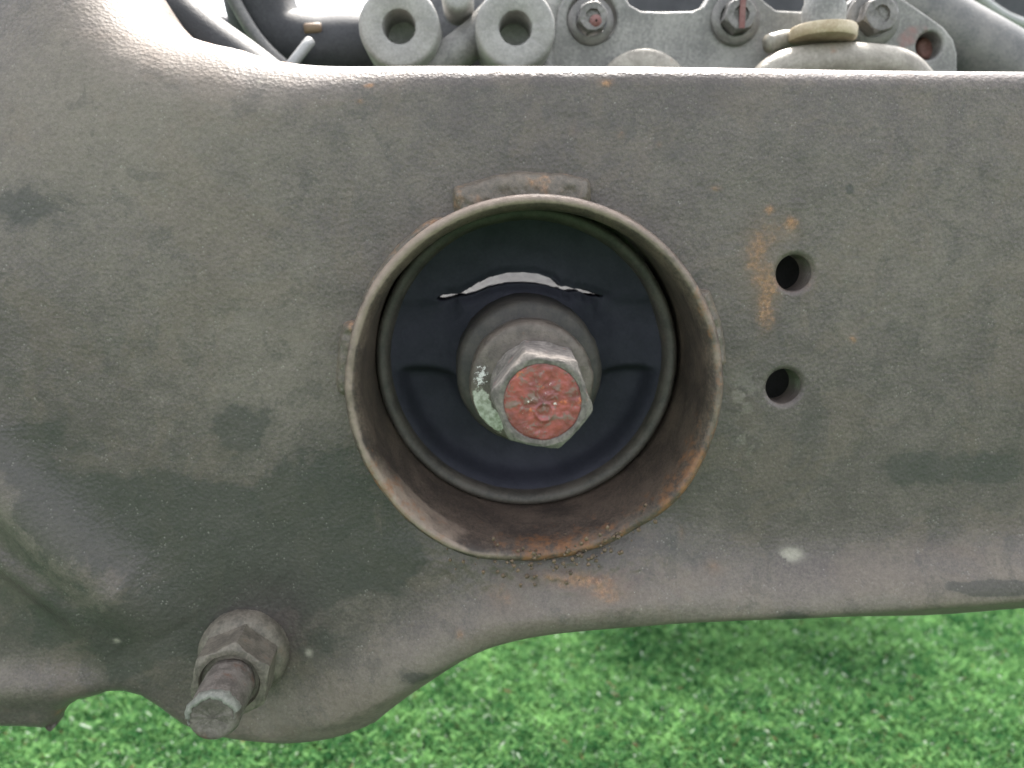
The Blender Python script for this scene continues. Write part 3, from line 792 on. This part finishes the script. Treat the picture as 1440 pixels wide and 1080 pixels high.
# plug inside the open hole
c = at(1307, 66, YE + .006)
V, F = lathe([(.0041, .003), (.0040, .0006), (.0030, 0), (.0001, .0002)], c, n=36)
mesh('hole_plug', V, F, simple('rusty_plug', (.12, .055, .045), (.24, .12, .10), 300, .6), eng)

# union with brass ring
un = empty('pipe_union', at(1160, 60, .262), 'pale metal union with a brass ring and upright stud, behind the top edge', 'pipe union')
up = (0, 0, 1)
c = at(1157, 46, .262)
V, F = lathe([(.0001, -.0026), (.0092, -.0026), (.0102, -.0023), (.0105, -.0015), (.0105, .0008), (.0101, .0014), (.007, .0016), (.0001, .0016)], c, up, n=60); sharp(mesh('brass_ring', V, F, M_BRASS, un), 40)
V, F = lathe([(.0068, -.002), (.0068, .0075), (.0062, .009), (.0058, .03), (.0001, .031)], c, up, n=48, jit=.0003); mesh('union_stud', V, F, M_ALU, un)
V, F = tube([at(1066, 122, .262), at(1100, 98, .262), at(1160, 89, .262), at(1225, 90, .262), at(1268, 98, .262), at(1300, 126, .262)], lambda t: .0052 + .0010 * math.sin(math.pi * t), n=28); mesh('union_body', V, F, M_CREAM, un)
V, F = tube([at(1080, 62, .266), at(1105, 56, .268), at(1130, 58, .270)], .003, n=16); mesh('clip', V, F, M_CREAM, un)

# hoses, pipes
def hose(name, pts, r, mat, label, cat, grp=None):
    V, F = tube(pts, r, n=28, sub=10); base = pts[0]
    o = mesh(name, V, F, mat); tag(o, label, cat, grp); return o
hose('hose', [at(120, -110, .262), at(200, -18, .262), at(268, 46, .262), at(350, 106, .262), at(430, 170, .262)], .0095, M_HOSE, 'black hose slanting down beside the curved upper left edge of the crossmember', 'hose')
hose('hose', [at(357, -90, .30), at(362, -20, .30), at(374, 28, .30), at(400, 60, .30), at(455, 72, .30), at(520, 70, .30), at(600, 72, .31)], .0125, M_HOSE, 'thick black hose bending from upright to level, left of the bosses', 'hose')
hose('metal_rod', [at(436, 58, .279), at(428, 68, .277), at(405, 98, .274), at(385, 130, .272)], .0018, M_BRIGHT, 'short shiny metal rod leaning against the thick bent hose', 'rod')
cb = at(440, 40, .2885)
V, F = lathe([(.0001, -.0030), (.0014, -.0030), (.0018, -.0024), (.0018, .0024), (.0014, .0030), (.0001, .0030)], cb, (1, .1, .1), n=28)
tag(mesh('brass_fitting', V, F, simple('dull_brass', (.13, .085, .055), (.20, .14, .09), 200, .6)), 'small dull brass fitting above the shiny rod', 'fitting')
hose('thin_pipe', [at(300, -60, .285), at(340, 20, .285), at(372, 66, .285), at(420, 110, .285)], .0022, M_PIPE, 'thin pale pipe running between the two black hoses', 'pipe')
hose('large_pipe', [at(1130, -100, .31), at(1255, 5, .305), at(1385, 84, .30), at(1560, 180, .29), at(1700, 260, .28)], .0140, M_PIPE, 'thick dull grey pipe slanting down to the right behind the flange', 'pipe')
hose('thin_pipe', [at(1330, -50, .36), at(1400, 15, .36), at(1460, 40, .36), at(1540, 60, .36)], .0022, M_BRIGHT, 'thin bright pipe above the thick grey pipe in the top right corner', 'pipe')

# darker machinery mass further back
back = empty('rear_housing', at(900, 40, .40), 'dark machine housing filling the gaps behind the aluminium casting', 'housing')
prism('housing_wall', [[A2(*q, Y=.40) for q in [(520, 160), (540, -60), (900, -90), (1600, -60), (1620, 300), (520, 300)]]], .40, .03, .004, M_DARK, back)
prism('housing_wall', [[A2(*q, Y=.37) for q in [(100, 170), (120, 10), (180, -10), (320, 20), (400, 40), (520, 20), (560, 170)]]], .37, .03, .004, M_DARK, back)
bm_ = bmesh.new(); bmesh.ops.create_cube(bm_, size=1)  # unseen floating block, added to cast the dark patch on the grass
for v_ in bm_.verts: v_.co = (.200 + v_.co.x * .19, .585 + v_.co.y * .075, .262 + v_.co.z * .070)
bmesh.ops.bevel(bm_, geom=bm_.edges[:], offset=.02, segments=4, affect='EDGES')
mesh('shadow_block', [tuple(v_.co) for v_ in bm_.verts], [tuple(q.index for q in f.verts) for f in bm_.faces], M_DARK, back)
bm_.free()
# pale web of the casting lying low behind the collar (seen through the slot of the bushing)
lowc = [at(px, py, .30) for px, py in ((600, 330), (900, 330), (900, 480), (600, 480))]
V = [lowc[0] + np.array([0, .05, .012]), lowc[1] + np.array([0, .05, .012]), lowc[2] + np.array([0, 0, -.0]), lowc[3], 
     lowc[0] + np.array([0, .06, .012]), lowc[1] + np.array([0, .06, .012]), lowc[2] + np.array([0, .03, -.006]), lowc[3] + np.array([0, .03, -.006])]
mesh('sloping_web', V, [(3,2,1,0), (4,5,6,7), (0,1,5,4), (1,2,6,5), (2,3,7,6), (3,0,4,7)], M_ALUDK, eng, False)
print('tris', sum(len(o.data.polygons) for o in bpy.data.objects if o.type == 'MESH') * 2)
